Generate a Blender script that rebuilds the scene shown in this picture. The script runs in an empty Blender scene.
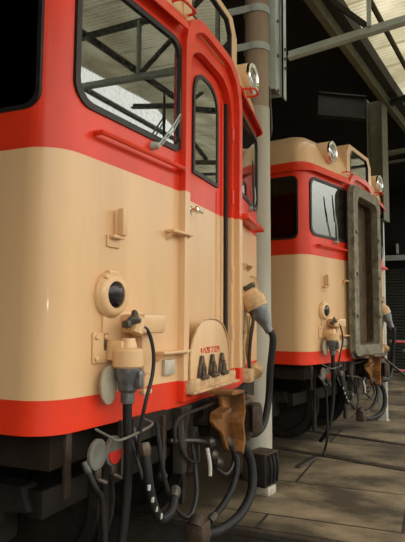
import bpy, bmesh, math, random
from mathutils import Vector, Matrix
random.seed(7)
PI = math.pi
R = math.radians
SC = bpy.context.scene
COL = SC.collection

# ------------------------------------------------------------------ camera
cam_data = bpy.data.cameras.new('camera')
cam = bpy.data.objects.new('camera', cam_data)
COL.objects.link(cam)
SC.camera = cam
cam_data.sensor_fit = 'HORIZONTAL'
cam_data.sensor_width = 36.0
cam_data.lens = 36.0 * 560.5 / 405.0
cam_data.clip_start = 0.05
cam_data.clip_end = 200
_ya, _pi, _ro = R(22.47), R(5.03), R(0.355)
_d = Vector((math.cos(_ya)*math.cos(_pi), math.sin(_ya)*math.cos(_pi), math.sin(_pi)))
_r = Vector((math.sin(_ya), -math.cos(_ya), 0))
_u = _r.cross(_d)
_r2 = _r*math.cos(_ro) + _u*math.sin(_ro)
_u2 = -_r*math.sin(_ro) + _u*math.cos(_ro)
_m = Matrix((_r2, _u2, -_d)).transposed().to_4x4()
_m.translation = Vector((-3.29, -1.293, 1.437))
cam.matrix_world = _m

# ------------------------------------------------------------------ light
SC.view_settings.view_transform = 'Standard'
SC.view_settings.look = 'None'
SC.view_settings.gamma = 1.0
SC.view_settings.use_curve_mapping = False
SC.view_settings.exposure = 0.95
world = bpy.data.worlds.new('overcast_sky')
SC.world = world
world.use_nodes = True
wn = world.node_tree.nodes
wl = world.node_tree.links
bg = wn['Background']
tc = wn.new('ShaderNodeTexCoord')
sep = wn.new('ShaderNodeSeparateXYZ')
wl.new(tc.outputs['Generated'], sep.inputs[0])
rmp = wn.new('ShaderNodeValToRGB')
rmp.color_ramp.elements[0].position = 0.08
rmp.color_ramp.elements[0].color = (0.16, 0.15, 0.11, 1)
rmp.color_ramp.elements[1].position = 0.30
rmp.color_ramp.elements[1].color = (1.0, 0.96, 0.88, 1)
wl.new(sep.outputs['Z'], rmp.inputs[0])
wl.new(rmp.outputs[0], bg.inputs[0])
bg.inputs[1].default_value = 1.55

def lamp(name, kind, loc, energy, color=(1, 1, 1), size=0.1):
    d = bpy.data.lights.new(name, kind)
    d.energy = energy
    d.color = color
    if kind == 'POINT':
        d.shadow_soft_size = size
    o = bpy.data.objects.new(name, d)
    o.location = loc
    COL.objects.link(o)
    return o
# the small flash of the camera, held just above the lens
lamp('camera_flash', 'POINT', (-3.24, -1.46, 1.56), 5.0, (1, .93, .82), 0.03)

# ------------------------------------------------------------------ materials
def mat(name, color, rough=0.5, metal=0.0, var=0.0, vscale=6.0, dirt=None, dirt_amt=0.0, dscale=3.0,
        bump=0.0, bscale=60.0, coat=0.0, streak=False):
    m = bpy.data.materials.new(name)
    m.use_nodes = True
    nt = m.node_tree
    n, l = nt.nodes, nt.links
    b = n['Principled BSDF']
    b.inputs['Roughness'].default_value = rough
    b.inputs['Metallic'].default_value = metal
    b.inputs['Coat Weight'].default_value = coat*0.6
    b.inputs['Specular IOR Level'].default_value = 0.38
    b.inputs['Coat Roughness'].default_value = 0.08
    t = n.new('ShaderNodeTexCoord')
    mp = n.new('ShaderNodeMapping')
    l.new(t.outputs['Object'], mp.inputs[0])
    if streak:
        mp.inputs['Scale'].default_value = (1, 1, 0.18)
    nz = n.new('ShaderNodeTexNoise')
    nz.inputs['Scale'].default_value = vscale
    nz.inputs['Detail'].default_value = 5
    l.new(mp.outputs[0], nz.inputs[0])
    mr = n.new('ShaderNodeMapRange')
    mr.inputs[1].default_value = 0.3
    mr.inputs[2].default_value = 0.7
    mr.inputs[3].default_value = 1 - var
    mr.inputs[4].default_value = 1 + var
    l.new(nz.outputs[0], mr.inputs[0])
    vm = n.new('ShaderNodeVectorMath')
    vm.operation = 'SCALE'
    vm.inputs[0].default_value = color
    l.new(mr.outputs[0], vm.inputs['Scale'])
    out = vm.outputs[0]
    if dirt is not None:
        n2 = n.new('ShaderNodeTexNoise')
        n2.inputs['Scale'].default_value = dscale
        n2.inputs['Detail'].default_value = 8
        n2.inputs['Roughness'].default_value = 0.65
        l.new(mp.outputs[0], n2.inputs[0])
        r2 = n.new('ShaderNodeMapRange')
        r2.inputs[1].default_value = 0.45
        r2.inputs[2].default_value = 0.7
        r2.inputs[3].default_value = 0
        r2.inputs[4].default_value = dirt_amt
        l.new(n2.outputs[0], r2.inputs[0])
        mx = n.new('ShaderNodeMix')
        mx.data_type = 'RGBA'
        l.new(r2.outputs[0], mx.inputs[0])
        l.new(out, mx.inputs[6])
        mx.inputs[7].default_value = (*dirt, 1)
        out = mx.outputs[2]
    l.new(out, b.inputs['Base Color'])
    if bump:
        n3 = n.new('ShaderNodeTexNoise')
        n3.inputs['Scale'].default_value = bscale
        n3.inputs['Detail'].default_value = 4
        l.new(t.outputs['Object'], n3.inputs[0])
        bp = n.new('ShaderNodeBump')
        bp.inputs['Strength'].default_value = bump
        bp.inputs['Distance'].default_value = 0.01
        l.new(n3.outputs[0], bp.inputs['Height'])
        l.new(bp.outputs[0], b.inputs['Normal'])
    return m

M = {}
M['red'] = mat('red_paint', (0.76, 0.042, 0.013), 0.36, var=0.10, vscale=3, dirt=(0.40, 0.03, 0.015), dirt_amt=0.35, dscale=2.2, coat=0.12, bump=0.04, bscale=9)
M['cream'] = mat('cream_paint', (0.76, 0.50, 0.275), 0.34, var=0.05, vscale=3, dirt=(0.52, 0.32, 0.16), dirt_amt=0.40, dscale=2.4, coat=0.35, bump=0.04, bscale=9, streak=True)
M['cream_dirty'] = mat('grimy_cream_paint', (0.64, 0.43, 0.23), 0.5, var=0.15, vscale=12, dirt=(0.16, 0.09, 0.04), dirt_amt=0.75, dscale=9, bump=0.2)
M['rubber'] = mat('black_rubber', (0.015, 0.015, 0.016), 0.45, var=0.3, vscale=20)
M['cable'] = mat('dark_grey_cable_rubber', (0.007, 0.0075, 0.0085), 0.62, var=0.3, vscale=14, bump=0.2)
M['cable_red'] = mat('dull_red_hose', (0.28, 0.03, 0.03), 0.5, var=0.3, vscale=14)
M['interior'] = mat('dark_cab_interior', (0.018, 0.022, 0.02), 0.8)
M['chrome'] = mat('chrome', (0.78, 0.77, 0.74), 0.12, 1.0)
M['lampglass'] = mat('sealed_beam_glass', (0.32, 0.33, 0.33), 0.08, 0.85, var=0.3, vscale=30)
M['darklens'] = mat('black_red_lens', (0.008, 0.006, 0.008), 0.12)
M['plug'] = mat('grey_cast_plug', (0.15, 0.16, 0.17), 0.38, 0.55, var=0.35, vscale=18, bump=0.3)
M['steel_dark'] = mat('grimy_dark_steel', (0.014, 0.012, 0.010), 0.7, 0.2, var=0.5, vscale=9, dirt=(0.05, 0.028, 0.013), dirt_amt=0.6, bump=0.4)
M['steel_grey'] = mat('grey_steel', (0.09, 0.088, 0.078), 0.45, 0.6, var=0.3, vscale=9, dirt=(0.12, 0.06, 0.03), dirt_amt=0.5, bump=0.2)
M['rust'] = mat('orange_rust_steel', (0.25, 0.105, 0.027), 0.6, 0.1, var=0.5, vscale=22, dirt=(0.045, 0.028, 0.018), dirt_amt=1.0, dscale=11, bump=0.6)
M['brown'] = mat('brown_cast_steel', (0.06, 0.040, 0.027), 0.6, 0.2, var=0.4, vscale=12, dirt=(0.03, 0.02, 0.015), dirt_amt=0.8, dscale=7, bump=0.5)
M['white'] = mat('chipped_white_paint', (0.50, 0.50, 0.47), 0.5, var=0.1, vscale=12, dirt=(0.25, 0.18, 0.12), dirt_amt=0.6, dscale=7)
M['disc'] = mat('dull_white_disc', (0.15, 0.155, 0.135), 0.45, var=0.2, vscale=15, dirt=(0.12, 0.09, 0.06), dirt_amt=0.7, dscale=14)
M['bellows'] = mat('weathered_olive_bellows', (0.21, 0.20, 0.14), 0.65, var=0.3, vscale=14, dirt=(0.05, 0.04, 0.025), dirt_amt=0.8, dscale=9, bump=0.4)
M['wood_inner'] = mat('brown_gangway_lining', (0.085, 0.052, 0.025), 0.7, var=0.4, vscale=9, dirt=(0.02, 0.014, 0.01), dirt_amt=0.8)
M['clamp'] = mat('blackened_brown_clamp', (0.10, 0.07, 0.045), 0.5, 0.2, var=0.5, vscale=30, dirt=(0.02, 0.015, 0.012), dirt_amt=0.9, dscale=25, bump=0.3)
M['redletter'] = mat('red_lettering', (0.66, 0.07, 0.05), 0.5)
M['column'] = mat('pale_concrete_column', (0.42, 0.41, 0.34), 0.7, var=0.10, vscale=7, dirt=(0.30, 0.24, 0.17), dirt_amt=0.55, dscale=5, bump=0.3, streak=True)
M['column_tan'] = mat('tan_concrete_column', (0.30, 0.23, 0.165), 0.7, var=0.12, vscale=7, dirt=(0.25, 0.19, 0.13), dirt_amt=0.5, dscale=4, bump=0.3, streak=True)
M['steel_white'] = mat('pale_blue_grey_paint', (0.40, 0.47, 0.46), 0.45, var=0.10, vscale=8, dirt=(0.26, 0.20, 0.13), dirt_amt=0.35, dscale=5, bump=0.1)
M['steel_olive'] = mat('olive_grey_steel', (0.11, 0.115, 0.07), 0.55, var=0.2, vscale=8, dirt=(0.08, 0.06, 0.03), dirt_amt=0.7, dscale=5)
M['steel_black'] = mat('dark_roof_steel', (0.018, 0.017, 0.014), 0.6, var=0.3, vscale=8)
M['shed_dark'] = mat('near_black_boards', (0.006, 0.006, 0.0055), 0.9, var=0.3, vscale=3)  # even near-black tone for the shed walls and ceiling
M['shutter'] = mat('dark_grey_shutter', (0.03, 0.033, 0.028), 0.7, var=0.25, vscale=3)
M['tin'] = mat('small_tin_plate', (0.55, 0.5, 0.42), 0.4, 0.3, var=0.2, vscale=20)
M['cap'] = mat('grubby_white_cap', (0.42, 0.38, 0.29), 0.5, var=0.15, vscale=15, dirt=(0.22, 0.16, 0.10), dirt_amt=0.5)
M['reflector'] = mat('red_half_disc', (0.50, 0.03, 0.02), 0.4)
M['brass'] = mat('dull_brass', (0.42, 0.30, 0.12), 0.35, 0.8, var=0.3, vscale=20)

def glass_mat(name, tint=(0.9, 0.95, 0.93), base=0.28, rough=0.02, grime=0.08):
    m = bpy.data.materials.new(name)
    m.use_nodes = True
    n, l = m.node_tree.nodes, m.node_tree.links
    n.remove(n['Principled BSDF'])
    out = n['Material Output']
    tr = n.new('ShaderNodeBsdfTransparent')
    tr.inputs[0].default_value = (0.35, 0.38, 0.36, 1)
    gl = n.new('ShaderNodeBsdfGlossy')
    gl.inputs['Color'].default_value = (*tint, 1)
    gl.inputs['Roughness'].default_value = rough
    df = n.new('ShaderNodeBsdfDiffuse')
    df.inputs[0].default_value = (0.22, 0.22, 0.19, 1)
    fr = n.new('ShaderNodeFresnel')
    fr.inputs[0].default_value = 1.45
    ad = n.new('ShaderNodeMath')
    ad.operation = 'ADD'
    ad.use_clamp = True
    ad.inputs[1].default_value = base
    l.new(fr.outputs[0], ad.inputs[0])
    mx = n.new('ShaderNodeMixShader')
    l.new(ad.outputs[0], mx.inputs[0])
    l.new(tr.outputs[0], mx.inputs[1])
    l.new(gl.outputs[0], mx.inputs[2])
    t = n.new('ShaderNodeTexCoord')
    nz = n.new('ShaderNodeTexNoise')
    nz.inputs['Scale'].default_value = 45
    nz.inputs['Detail'].default_value = 6
    l.new(t.outputs['Object'], nz.inputs[0])
    mr = n.new('ShaderNodeMapRange')
    mr.inputs[1].default_value = 0.45
    mr.inputs[2].default_value = 0.75
    mr.inputs[3].default_value = 0.0
    mr.inputs[4].default_value = grime * 4
    l.new(nz.outputs[0], mr.inputs[0])
    m2 = n.new('ShaderNodeMixShader')
    l.new(mr.outputs[0], m2.inputs[0])
    l.new(mx.outputs[0], m2.inputs[1])
    l.new(df.outputs[0], m2.inputs[2])
    l.new(m2.outputs[0], out.inputs[0])
    return m
M['glass'] = glass_mat('window_glass', base=0.19, grime=0.06)
M['glass_side'] = glass_mat('dark_side_glass', base=0.03, grime=0.0)

# translucent corrugated roof sheet
def sheet_mat():
    m = bpy.data.materials.new('translucent_corrugated_sheet')
    m.use_nodes = True
    n, l = m.node_tree.nodes, m.node_tree.links
    n.remove(n['Principled BSDF'])
    out = n['Material Output']
    t = n.new('ShaderNodeTexCoord')
    sx = n.new('ShaderNodeSeparateXYZ')
    l.new(t.outputs['Object'], sx.inputs[0])
    # overlap seams every 0.62 m along X
    fr = n.new('ShaderNodeMath'); fr.operation = 'MULTIPLY'; fr.inputs[1].default_value = 1/0.62
    l.new(sx.outputs['X'], fr.inputs[0])
    f2 = n.new('ShaderNodeMath'); f2.operation = 'FRACT'
    l.new(fr.outputs[0], f2.inputs[0])
    lt = n.new('ShaderNodeMath'); lt.operation = 'LESS_THAN'; lt.inputs[1].default_value = 0.07
    l.new(f2.outputs[0], lt.inputs[0])
    nz = n.new('ShaderNodeTexNoise'); nz.inputs['Scale'].default_value = 1.5; nz.inputs['Detail'].default_value = 7
    l.new(t.outputs['Object'], nz.inputs[0])
    cr = n.new('ShaderNodeValToRGB')
    cr.color_ramp.elements[0].position = 0.35; cr.color_ramp.elements[0].color = (0.27, 0.24, 0.15, 1)
    cr.color_ramp.elements[1].position = 0.65; cr.color_ramp.elements[1].color = (0.46, 0.43, 0.32, 1)
    l.new(nz.outputs[0], cr.inputs[0])
    # fine corrugation dirt lines along Y
    wv = n.new('ShaderNodeMath'); wv.operation = 'MULTIPLY'; wv.inputs[1].default_value = 2*PI/0.075
    l.new(sx.outputs['X'], wv.inputs[0])
    sn = n.new('ShaderNodeMath'); sn.operation = 'SINE'
    l.new(wv.outputs[0], sn.inputs[0])
    mr = n.new('ShaderNodeMapRange'); mr.inputs[1].default_value = -1; mr.inputs[2].default_value = 1
    mr.inputs[3].default_value = 0.72; mr.inputs[4].default_value = 1.0
    l.new(sn.outputs[0], mr.inputs[0])
    vm = n.new('ShaderNodeVectorMath'); vm.operation = 'SCALE'
    l.new(cr.outputs[0], vm.inputs[0]); l.new(mr.outputs[0], vm.inputs['Scale'])
    mx = n.new('ShaderNodeMix'); mx.data_type = 'RGBA'
    l.new(lt.outputs[0], mx.inputs[0]); l.new(vm.outputs[0], mx.inputs[6]); mx.inputs[7].default_value = (0.22, 0.19, 0.12, 1)
    tl = n.new('ShaderNodeBsdfTranslucent'); df = n.new('ShaderNodeBsdfDiffuse')
    l.new(mx.outputs[2], tl.inputs[0]); l.new(mx.outputs[2], df.inputs[0])
    ms = n.new('ShaderNodeMixShader'); ms.inputs[0].default_value = 0.22
    l.new(tl.outputs[0], ms.inputs[1]); l.new(df.outputs[0], ms.inputs[2])
    l.new(ms.outputs[0], out.inputs[0])
    return m
M['sheet'] = sheet_mat()

def floor_mat():
    m = bpy.data.materials.new('stained_concrete_slabs')
    m.use_nodes = True
    n, l = m.node_tree.nodes, m.node_tree.links
    b = n['Principled BSDF']
    t = n.new('ShaderNodeTexCoord')
    mp = n.new('ShaderNodeMapping')
    mp.inputs['Location'].default_value = (0.85, 0.0, 0)
    mp.inputs['Rotation'].default_value = (0, 0, R(90))
    l.new(t.outputs['Object'], mp.inputs[0])
    br = n.new('ShaderNodeTexBrick')
    br.inputs['Scale'].default_value = 1.0
    br.inputs['Brick Width'].default_value = 1.9
    br.inputs['Row Height'].default_value = 0.9
    br.inputs['Mortar Size'].default_value = 0.012
    br.inputs['Color1'].default_value = (0.31, 0.245, 0.155, 1)
    br.inputs['Color2'].default_value = (0.22, 0.175, 0.11, 1)
    br.inputs['Mortar'].default_value = (0.04, 0.032, 0.02, 1)
    l.new(mp.outputs[0], br.inputs[0])
    n2 = n.new('ShaderNodeTexNoise'); n2.inputs['Scale'].default_value = 1.7; n2.inputs['Detail'].default_value = 8
    n2.inputs['Roughness'].default_value = 0.6
    m2 = n.new('ShaderNodeMapping'); m2.inputs['Scale'].default_value = (1.0, 0.75, 1); m2.inputs['Location'].default_value = (0.35, 0.2, 0)
    l.new(t.outputs['Object'], m2.inputs[0]); l.new(m2.outputs[0], n2.inputs[0])
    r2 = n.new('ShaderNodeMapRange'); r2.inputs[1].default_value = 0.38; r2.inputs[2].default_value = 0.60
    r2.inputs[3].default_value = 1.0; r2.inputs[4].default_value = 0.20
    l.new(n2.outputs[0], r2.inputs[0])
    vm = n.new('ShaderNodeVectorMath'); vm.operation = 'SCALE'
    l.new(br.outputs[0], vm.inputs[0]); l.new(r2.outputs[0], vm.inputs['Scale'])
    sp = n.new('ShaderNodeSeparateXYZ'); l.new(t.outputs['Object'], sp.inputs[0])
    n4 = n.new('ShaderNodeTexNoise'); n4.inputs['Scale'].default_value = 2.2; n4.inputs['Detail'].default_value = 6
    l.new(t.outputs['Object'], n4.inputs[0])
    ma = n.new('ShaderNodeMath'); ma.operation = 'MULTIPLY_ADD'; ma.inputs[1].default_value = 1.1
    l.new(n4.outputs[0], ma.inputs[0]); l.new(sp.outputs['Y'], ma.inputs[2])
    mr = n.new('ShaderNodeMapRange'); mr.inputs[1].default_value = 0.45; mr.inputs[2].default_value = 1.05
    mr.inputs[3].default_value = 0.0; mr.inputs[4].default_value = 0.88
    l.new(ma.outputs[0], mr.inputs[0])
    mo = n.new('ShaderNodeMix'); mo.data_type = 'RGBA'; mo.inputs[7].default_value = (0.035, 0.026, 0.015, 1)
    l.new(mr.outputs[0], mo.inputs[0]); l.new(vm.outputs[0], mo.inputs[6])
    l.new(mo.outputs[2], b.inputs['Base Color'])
    b.inputs['Roughness'].default_value = 0.62
    n3 = n.new('ShaderNodeTexNoise'); n3.inputs['Scale'].default_value = 40; n3.inputs['Detail'].default_value = 5
    l.new(t.outputs['Object'], n3.inputs[0])
    bp = n.new('ShaderNodeBump'); bp.inputs['Strength'].default_value = 0.35; bp.inputs['Distance'].default_value = 0.01
    l.new(n3.outputs[0], bp.inputs['Height']); l.new(bp.outputs[0], b.inputs['Normal'])
    return m
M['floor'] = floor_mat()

# ------------------------------------------------------------------ mesh helpers
class MB:
    """collects shapes and links them as one mesh object"""
    def __init__(s):
        s.bm = bmesh.new(); s.mats = []
    def _mi(s, m):
        if m is None: return 0
        if m not in s.mats: s.mats.append(m)
        return s.mats.index(m)
    def _tag(s, faces, m):
        i = s._mi(m)
        for f in faces: f.material_index = i
    def box(s, lo, hi, m=None, bev=0.0, mx=None):
        c = [(a+b)/2 for a, b in zip(lo, hi)]
        d = [abs(b-a) for a, b in zip(lo, hi)]
        t = bmesh.new()
        bmesh.ops.create_cube(t, size=1, matrix=Matrix.Translation(c) @ Matrix.Diagonal((*d, 1)))
        if bev: bmesh.ops.bevel(t, geom=t.edges[:], offset=min(bev, min(d)*0.45), segments=2, profile=0.5, affect='EDGES')
        s._merge(t, m, mx); return s
    def _merge(s, t, m, mx=None):
        if mx is not None: t.transform(mx)
        i = s._mi(m)
        vm = {v: s.bm.verts.new(v.co) for v in t.verts}
        for f in t.faces:
            try:
                nf = s.bm.faces.new([vm[v] for v in f.verts]); nf.material_index = i
            except ValueError: pass
        t.free()
    def prism(s, pts, axis, a, b, m=None, bev=0.0, mx=None):
        """pts 2-D polygon extruded along axis ('x','y','z') from a to b"""
        def P(p, h):
            return {'y': (p[0], h, p[1]), 'x': (h, p[0], p[1]), 'z': (p[0], p[1], h)}[axis]
        t = bmesh.new()
        v0 = [t.verts.new(P(p, a)) for p in pts]; v1 = [t.verts.new(P(p, b)) for p in pts]
        n = len(pts)
        t.faces.new(v0); t.faces.new(v1[::-1])
        for i in range(n): t.faces.new((v0[i], v1[i], v1[(i+1) % n], v0[(i+1) % n]))
        bmesh.ops.recalc_face_normals(t, faces=t.faces[:])
        if bev:
            es = [e for e in t.edges if e.calc_face_angle(0) > 0.6]
            bmesh.ops.bevel(t, geom=es, offset=bev, segments=2, profile=0.5, affect='EDGES')
        s._merge(t, m, mx); return s
    def ring(s, outer, inner, axis, a, b, m=None, mx=None):
        """two polygons of equal count -> extruded ring"""
        def P(p, h):
            return {'y': (p[0], h, p[1]), 'x': (h, p[0], p[1]), 'z': (p[0], p[1], h)}[axis]
        t = bmesh.new(); n = len(outer)
        L = [[t.verts.new(P(p, h)) for p in q] for q, h in ((outer, a), (outer, b), (inner, b), (inner, a))]
        for k in range(4):
            A, B = L[k], L[(k+1) % 4]
            for i in range(n): t.faces.new((A[i], B[i], B[(i+1) % n], A[(i+1) % n]))
        bmesh.ops.recalc_face_normals(t, faces=t.faces[:])
        s._merge(t, m, mx); return s
    def tube(s, pts, rad, m=None, seg=10, smooth=True, mx=None):
        pts = [Vector(p) for p in pts]
        rads = rad if isinstance(rad, (list, tuple)) else [rad]*len(pts)
        if smooth and len(pts) > 2:
            np_, nr = [], []
            for i in range(len(pts)-1):
                p0 = pts[max(i-1, 0)]; p1 = pts[i]; p2 = pts[i+1]; p3 = pts[min(i+2, len(pts)-1)]
                for k in range(6):
                    u = k/6
                    np_.append(0.5*((2*p1)+(-p0+p2)*u+(2*p0-5*p1+4*p2-p3)*u*u+(-p0+3*p1-3*p2+p3)*u**3))
                    nr.append(rads[i]*(1-u)+rads[i+1]*u)
            np_.append(pts[-1]); nr.append(rads[-1]); pts, rads = np_, nr
        t = bmesh.new(); rings = []; prev = None
        for i, p in enumerate(pts):
            a = pts[max(i-1, 0)]; b = pts[min(i+1, len(pts)-1)]
            tan = (b-a).normalized() if (b-a).length > 1e-9 else Vector((0, 0, 1))
            if prev is None:
                ref = Vector((0, 0, 1)) if abs(tan.z) < 0.9 else Vector((1, 0, 0))
                nx = tan.cross(ref).normalized()
            else:
                nx = (prev - tan*prev.dot(tan)).normalized()
            prev = nx; ny = tan.cross(nx)
            rings.append([t.verts.new(p + (nx*math.cos(2*PI*k/seg)+ny*math.sin(2*PI*k/seg))*rads[i]) for k in range(seg)])
        for A, B in zip(rings, rings[1:]):
            for k in range(seg): t.faces.new((A[k], A[(k+1) % seg], B[(k+1) % seg], B[k]))
        t.faces.new(rings[0][::-1]); t.faces.new(rings[-1])
        s._merge(t, m, mx); return s
    def lathe(s, prof, m=None, seg=24, mx=None):
        """prof: list of (radius, height) revolved about local Z"""
        t = bmesh.new(); rings = []
        for r_, h in prof:
            rings.append([t.verts.new((max(r_, 1e-4)*math.cos(2*PI*k/seg), max(r_, 1e-4)*math.sin(2*PI*k/seg), h)) for k in range(seg)])
        for A, B in zip(rings, rings[1:]):
            for k in range(seg): t.faces.new((A[k], A[(k+1) % seg], B[(k+1) % seg], B[k]))
        t.faces.new(rings[0][::-1]); t.faces.new(rings[-1])
        bmesh.ops.recalc_face_normals(t, faces=t.faces[:])
        s._merge(t, m, mx); return s
    def build(s, name, m=None, parent=None, loc=None, rz=0.0, livery=None, sharp=32, recalc=True, top_red=False):
        bm = s.bm
        if livery is not None:       # livery = z offset of the local origin: paints the bands of the car's colours
            for z in (1.11, 2.155, 3.18):
                g = bm.verts[:]+bm.edges[:]+bm.faces[:]
                bmesh.ops.bisect_plane(bm, geom=g, plane_co=(0, 0, z-livery), plane_no=(0, 0, 1))
            for f in bm.faces:
                z = f.calc_center_median().z+livery
                if f.material_index == 0:
                    f.material_index = 0 if (z < 1.11 or 2.155 < z < (9 if top_red else 3.18)) else 1
            s.mats = [M['red'], M['cream']] + s.mats[2:]
        if recalc: bmesh.ops.recalc_face_normals(bm, faces=bm.faces[:])
        for f in bm.faces: f.smooth = True
        for e in bm.edges:
            if len(e.link_faces) == 2 and e.calc_face_angle(0) > R(sharp): e.smooth = False
        me = bpy.data.meshes.new(name); bm.to_mesh(me); bm.free()
        ml = s.mats if s.mats else []
        if m is not None and not s.mats: ml = [m]
        elif m is not None and livery is None: ml = [m if x is None else x for x in s.mats]
        for x in ml: me.materials.append(x)
        o = bpy.data.objects.new(name, me); COL.objects.link(o)
        if parent is not None: o.parent = parent
        if loc is not None: o.location = loc
        o.rotation_euler[2] = rz
        return o

def rrect(x0, z0, x1, z1, r_, seg=6):
    """rounded rectangle; r_ one radius or four (bl, br, tr, tl)"""
    if not isinstance(r_, (list, tuple)): r_ = [r_]*4
    pts = []
    for (cx, cz, a0), q in zip(((x0, z0, PI), (x1, z0, 1.5*PI), (x1, z1, 0), (x0, z1, .5*PI)), r_):
        sx = 1 if cx == x0 else -1; sz = 1 if cz == z0 else -1
        for k in range(seg+1):
            a = a0 + k/seg*PI/2
            pts.append((cx+sx*q+q*math.cos(a), cz+sz*q+q*math.sin(a)))
    return pts

def empty(name, loc=(0, 0, 0), rz=0.0, parent=None):
    o = bpy.data.objects.new(name, None); COL.objects.link(o)
    o.empty_display_size = 0.2
    o.location = loc; o.rotation_euler[2] = rz
    if parent: o.parent = parent
    return o
def tag(o, label, cat, group=None):
    o['label'] = label; o['category'] = cat
    if group: o['group'] = group
    return o
def struct(o):
    o['kind'] = 'structure'; return o
def copy_tree(o, parent=None):
    c = o.copy(); COL.objects.link(c)
    if parent is not None: c.parent = parent
    for ch in list(o.children): copy_tree(ch, c)
    return c
def boolean_cut(o, cutter_mb):
    c = cutter_mb.build('cutter_shape')
    md = o.modifiers.new('cut', 'BOOLEAN'); md.operation = 'DIFFERENCE'; md.solver = 'EXACT'; md.object = c
    md.material_mode = 'TRANSFER'
    dg = bpy.context.evaluated_depsgraph_get(); dg.update()
    me = bpy.data.meshes.new_from_object(o.evaluated_get(dg), depsgraph=dg)
    o.modifiers.clear(); old = o.data; o.data = me
    bm = bmesh.new(); bm.from_mesh(me)
    for f in bm.faces: f.smooth = True
    for e in bm.edges: e.smooth = not (len(e.link_faces) == 2 and e.calc_face_angle(0) > R(25))
    bm.to_mesh(me); bm.free()
    bpy.data.objects.remove(c); bpy.data.meshes.remove(old)

# ------------------------------------------------------------------ the shed (structure)
def wall_box(name, lo, hi, m):
    return struct(MB().box(lo, hi).build(name, m))
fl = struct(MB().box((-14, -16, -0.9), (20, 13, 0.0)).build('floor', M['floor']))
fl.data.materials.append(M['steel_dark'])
T2 = Matrix.Translation((3.42, -0.35, 0)) @ Matrix.Rotation(R(-17), 4, 'Z')
boolean_cut(fl, MB().prism([(-0.50, -0.55), (0.50, -0.55), (0.50, -0.16), (0.60, -0.16), (0.60, 0.5), (-0.60, 0.5), (-0.60, -0.16), (-0.50, -0.16)], 'y', -7.0, 12.0))
for sx in (-1, 1):
    boolean_cut(fl, MB().box((sx*0.555-0.07, -6, -0.16), (sx*0.555+0.07, 11, 0.5), mx=T2))
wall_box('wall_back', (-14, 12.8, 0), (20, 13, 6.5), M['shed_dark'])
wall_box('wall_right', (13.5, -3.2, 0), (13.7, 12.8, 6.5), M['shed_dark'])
wall_box('wall_left', (-6.6, -1.2, 0), (-6.4, 12.8, 6.5), M['shed_dark'])  # unseen; drawn close and forward to block light from the railcar's left side
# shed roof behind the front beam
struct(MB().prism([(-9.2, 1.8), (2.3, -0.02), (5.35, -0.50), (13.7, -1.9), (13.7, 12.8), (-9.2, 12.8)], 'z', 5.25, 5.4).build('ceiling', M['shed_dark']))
# shutter on the far right wall
sh = MB()
for k in range(34):
    z = 0.05+k*0.085
    sh.prism([(13.50, z), (13.47, z+0.02), (13.47, z+0.06), (13.50, z+0.08)], 'y', -2.9, 1.4)
struct(sh.build('door_1', M['shutter']))

# rails
def rail(name, mx, x, label, y0=-7, y1=12):
    w = 0.030
    b = MB().prism([(x-0.06, -0.155), (x+0.06, -0.155), (x+0.06, -0.14), (x+0.01, -0.12), (x+0.01, -0.045), (x+w, -0.035), (x+w, -0.002), (x+w-0.006, 0.004),
                    (x-w+0.006, 0.004), (x-w, -0.002), (x-w, -0.035), (x-0.01, -0.045), (x-0.01, -0.12), (x-0.06, -0.14)], 'y', y0, y1, mx=mx)
    return tag(b.build(name, M['steel_grey']), label, 'rail')
I4 = Matrix.Identity(4)
rail('rail', I4, 0.545, 'steel rail sunk beside the concrete slab edge under the near railcar, right rail')
rail('rail', I4, -0.545, 'steel rail in shadow under the near railcar, left rail of its track')
rail('rail', T2, -0.555, 'steel rail set in the concrete before the farther railcar, nearer of its two', -6, 11)
rail('rail', T2, 0.555, 'steel rail set in the concrete before the farther railcar, farther of its two', -6, 11)
tag(MB().box((-0.03, -0.24, 0), (0.03, 0.24, 0.022), bev=0.005).build('steel_strip', M['steel_grey'], loc=(2.52, -0.05, 0), rz=R(-99)),
    'short grey steel strip lying on the concrete in front of the column foot', 'steel strip')

# ------------------------------------------------------------------ canopy and steelwork
def beamdir(p, q):
    p, q = Vector(p), Vector(q); return p, q
def hbar(mb, p, q, w, h, m=None):
    """box bar from p to q, width w (horizontal), height h"""
    p, q = Vector(p), Vector(q); d = q-p; L = d.length; d.normalize()
    up = Vector((0, 0, 1))
    if abs(d.z) > 0.95: up = Vector((1, 0, 0))
    s_ = d.cross(up).normalized(); u_ = s_.cross(d)
    mx = Matrix((s_, d, u_)).transposed().to_4x4(); mx.translation = p
    mb.box((-w/2, 0, -h/2), (w/2, L, h/2), m, mx=mx); return mb
def angle_bar(mb, p, q, w, h, t=0.012, m=None):
    """L section from p to q"""
    p, q = Vector(p), Vector(q); d = q-p; L = d.length; d.normalize()
    up = Vector((0, 0, 1))
    if abs(d.z) > 0.95: up = Vector((1, 0, 0))
    s_ = d.cross(up).normalized(); u_ = s_.cross(d)
    mx = Matrix((s_, d, u_)).transposed().to_4x4(); mx.translation = p
    mb.box((-w/2, 0, -h/2), (w/2, L, -h/2+t), m, mx=mx)
    mb.box((-w/2, 0, -h/2), (-w/2+t, L, h/2), m, mx=mx); return mb

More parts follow.
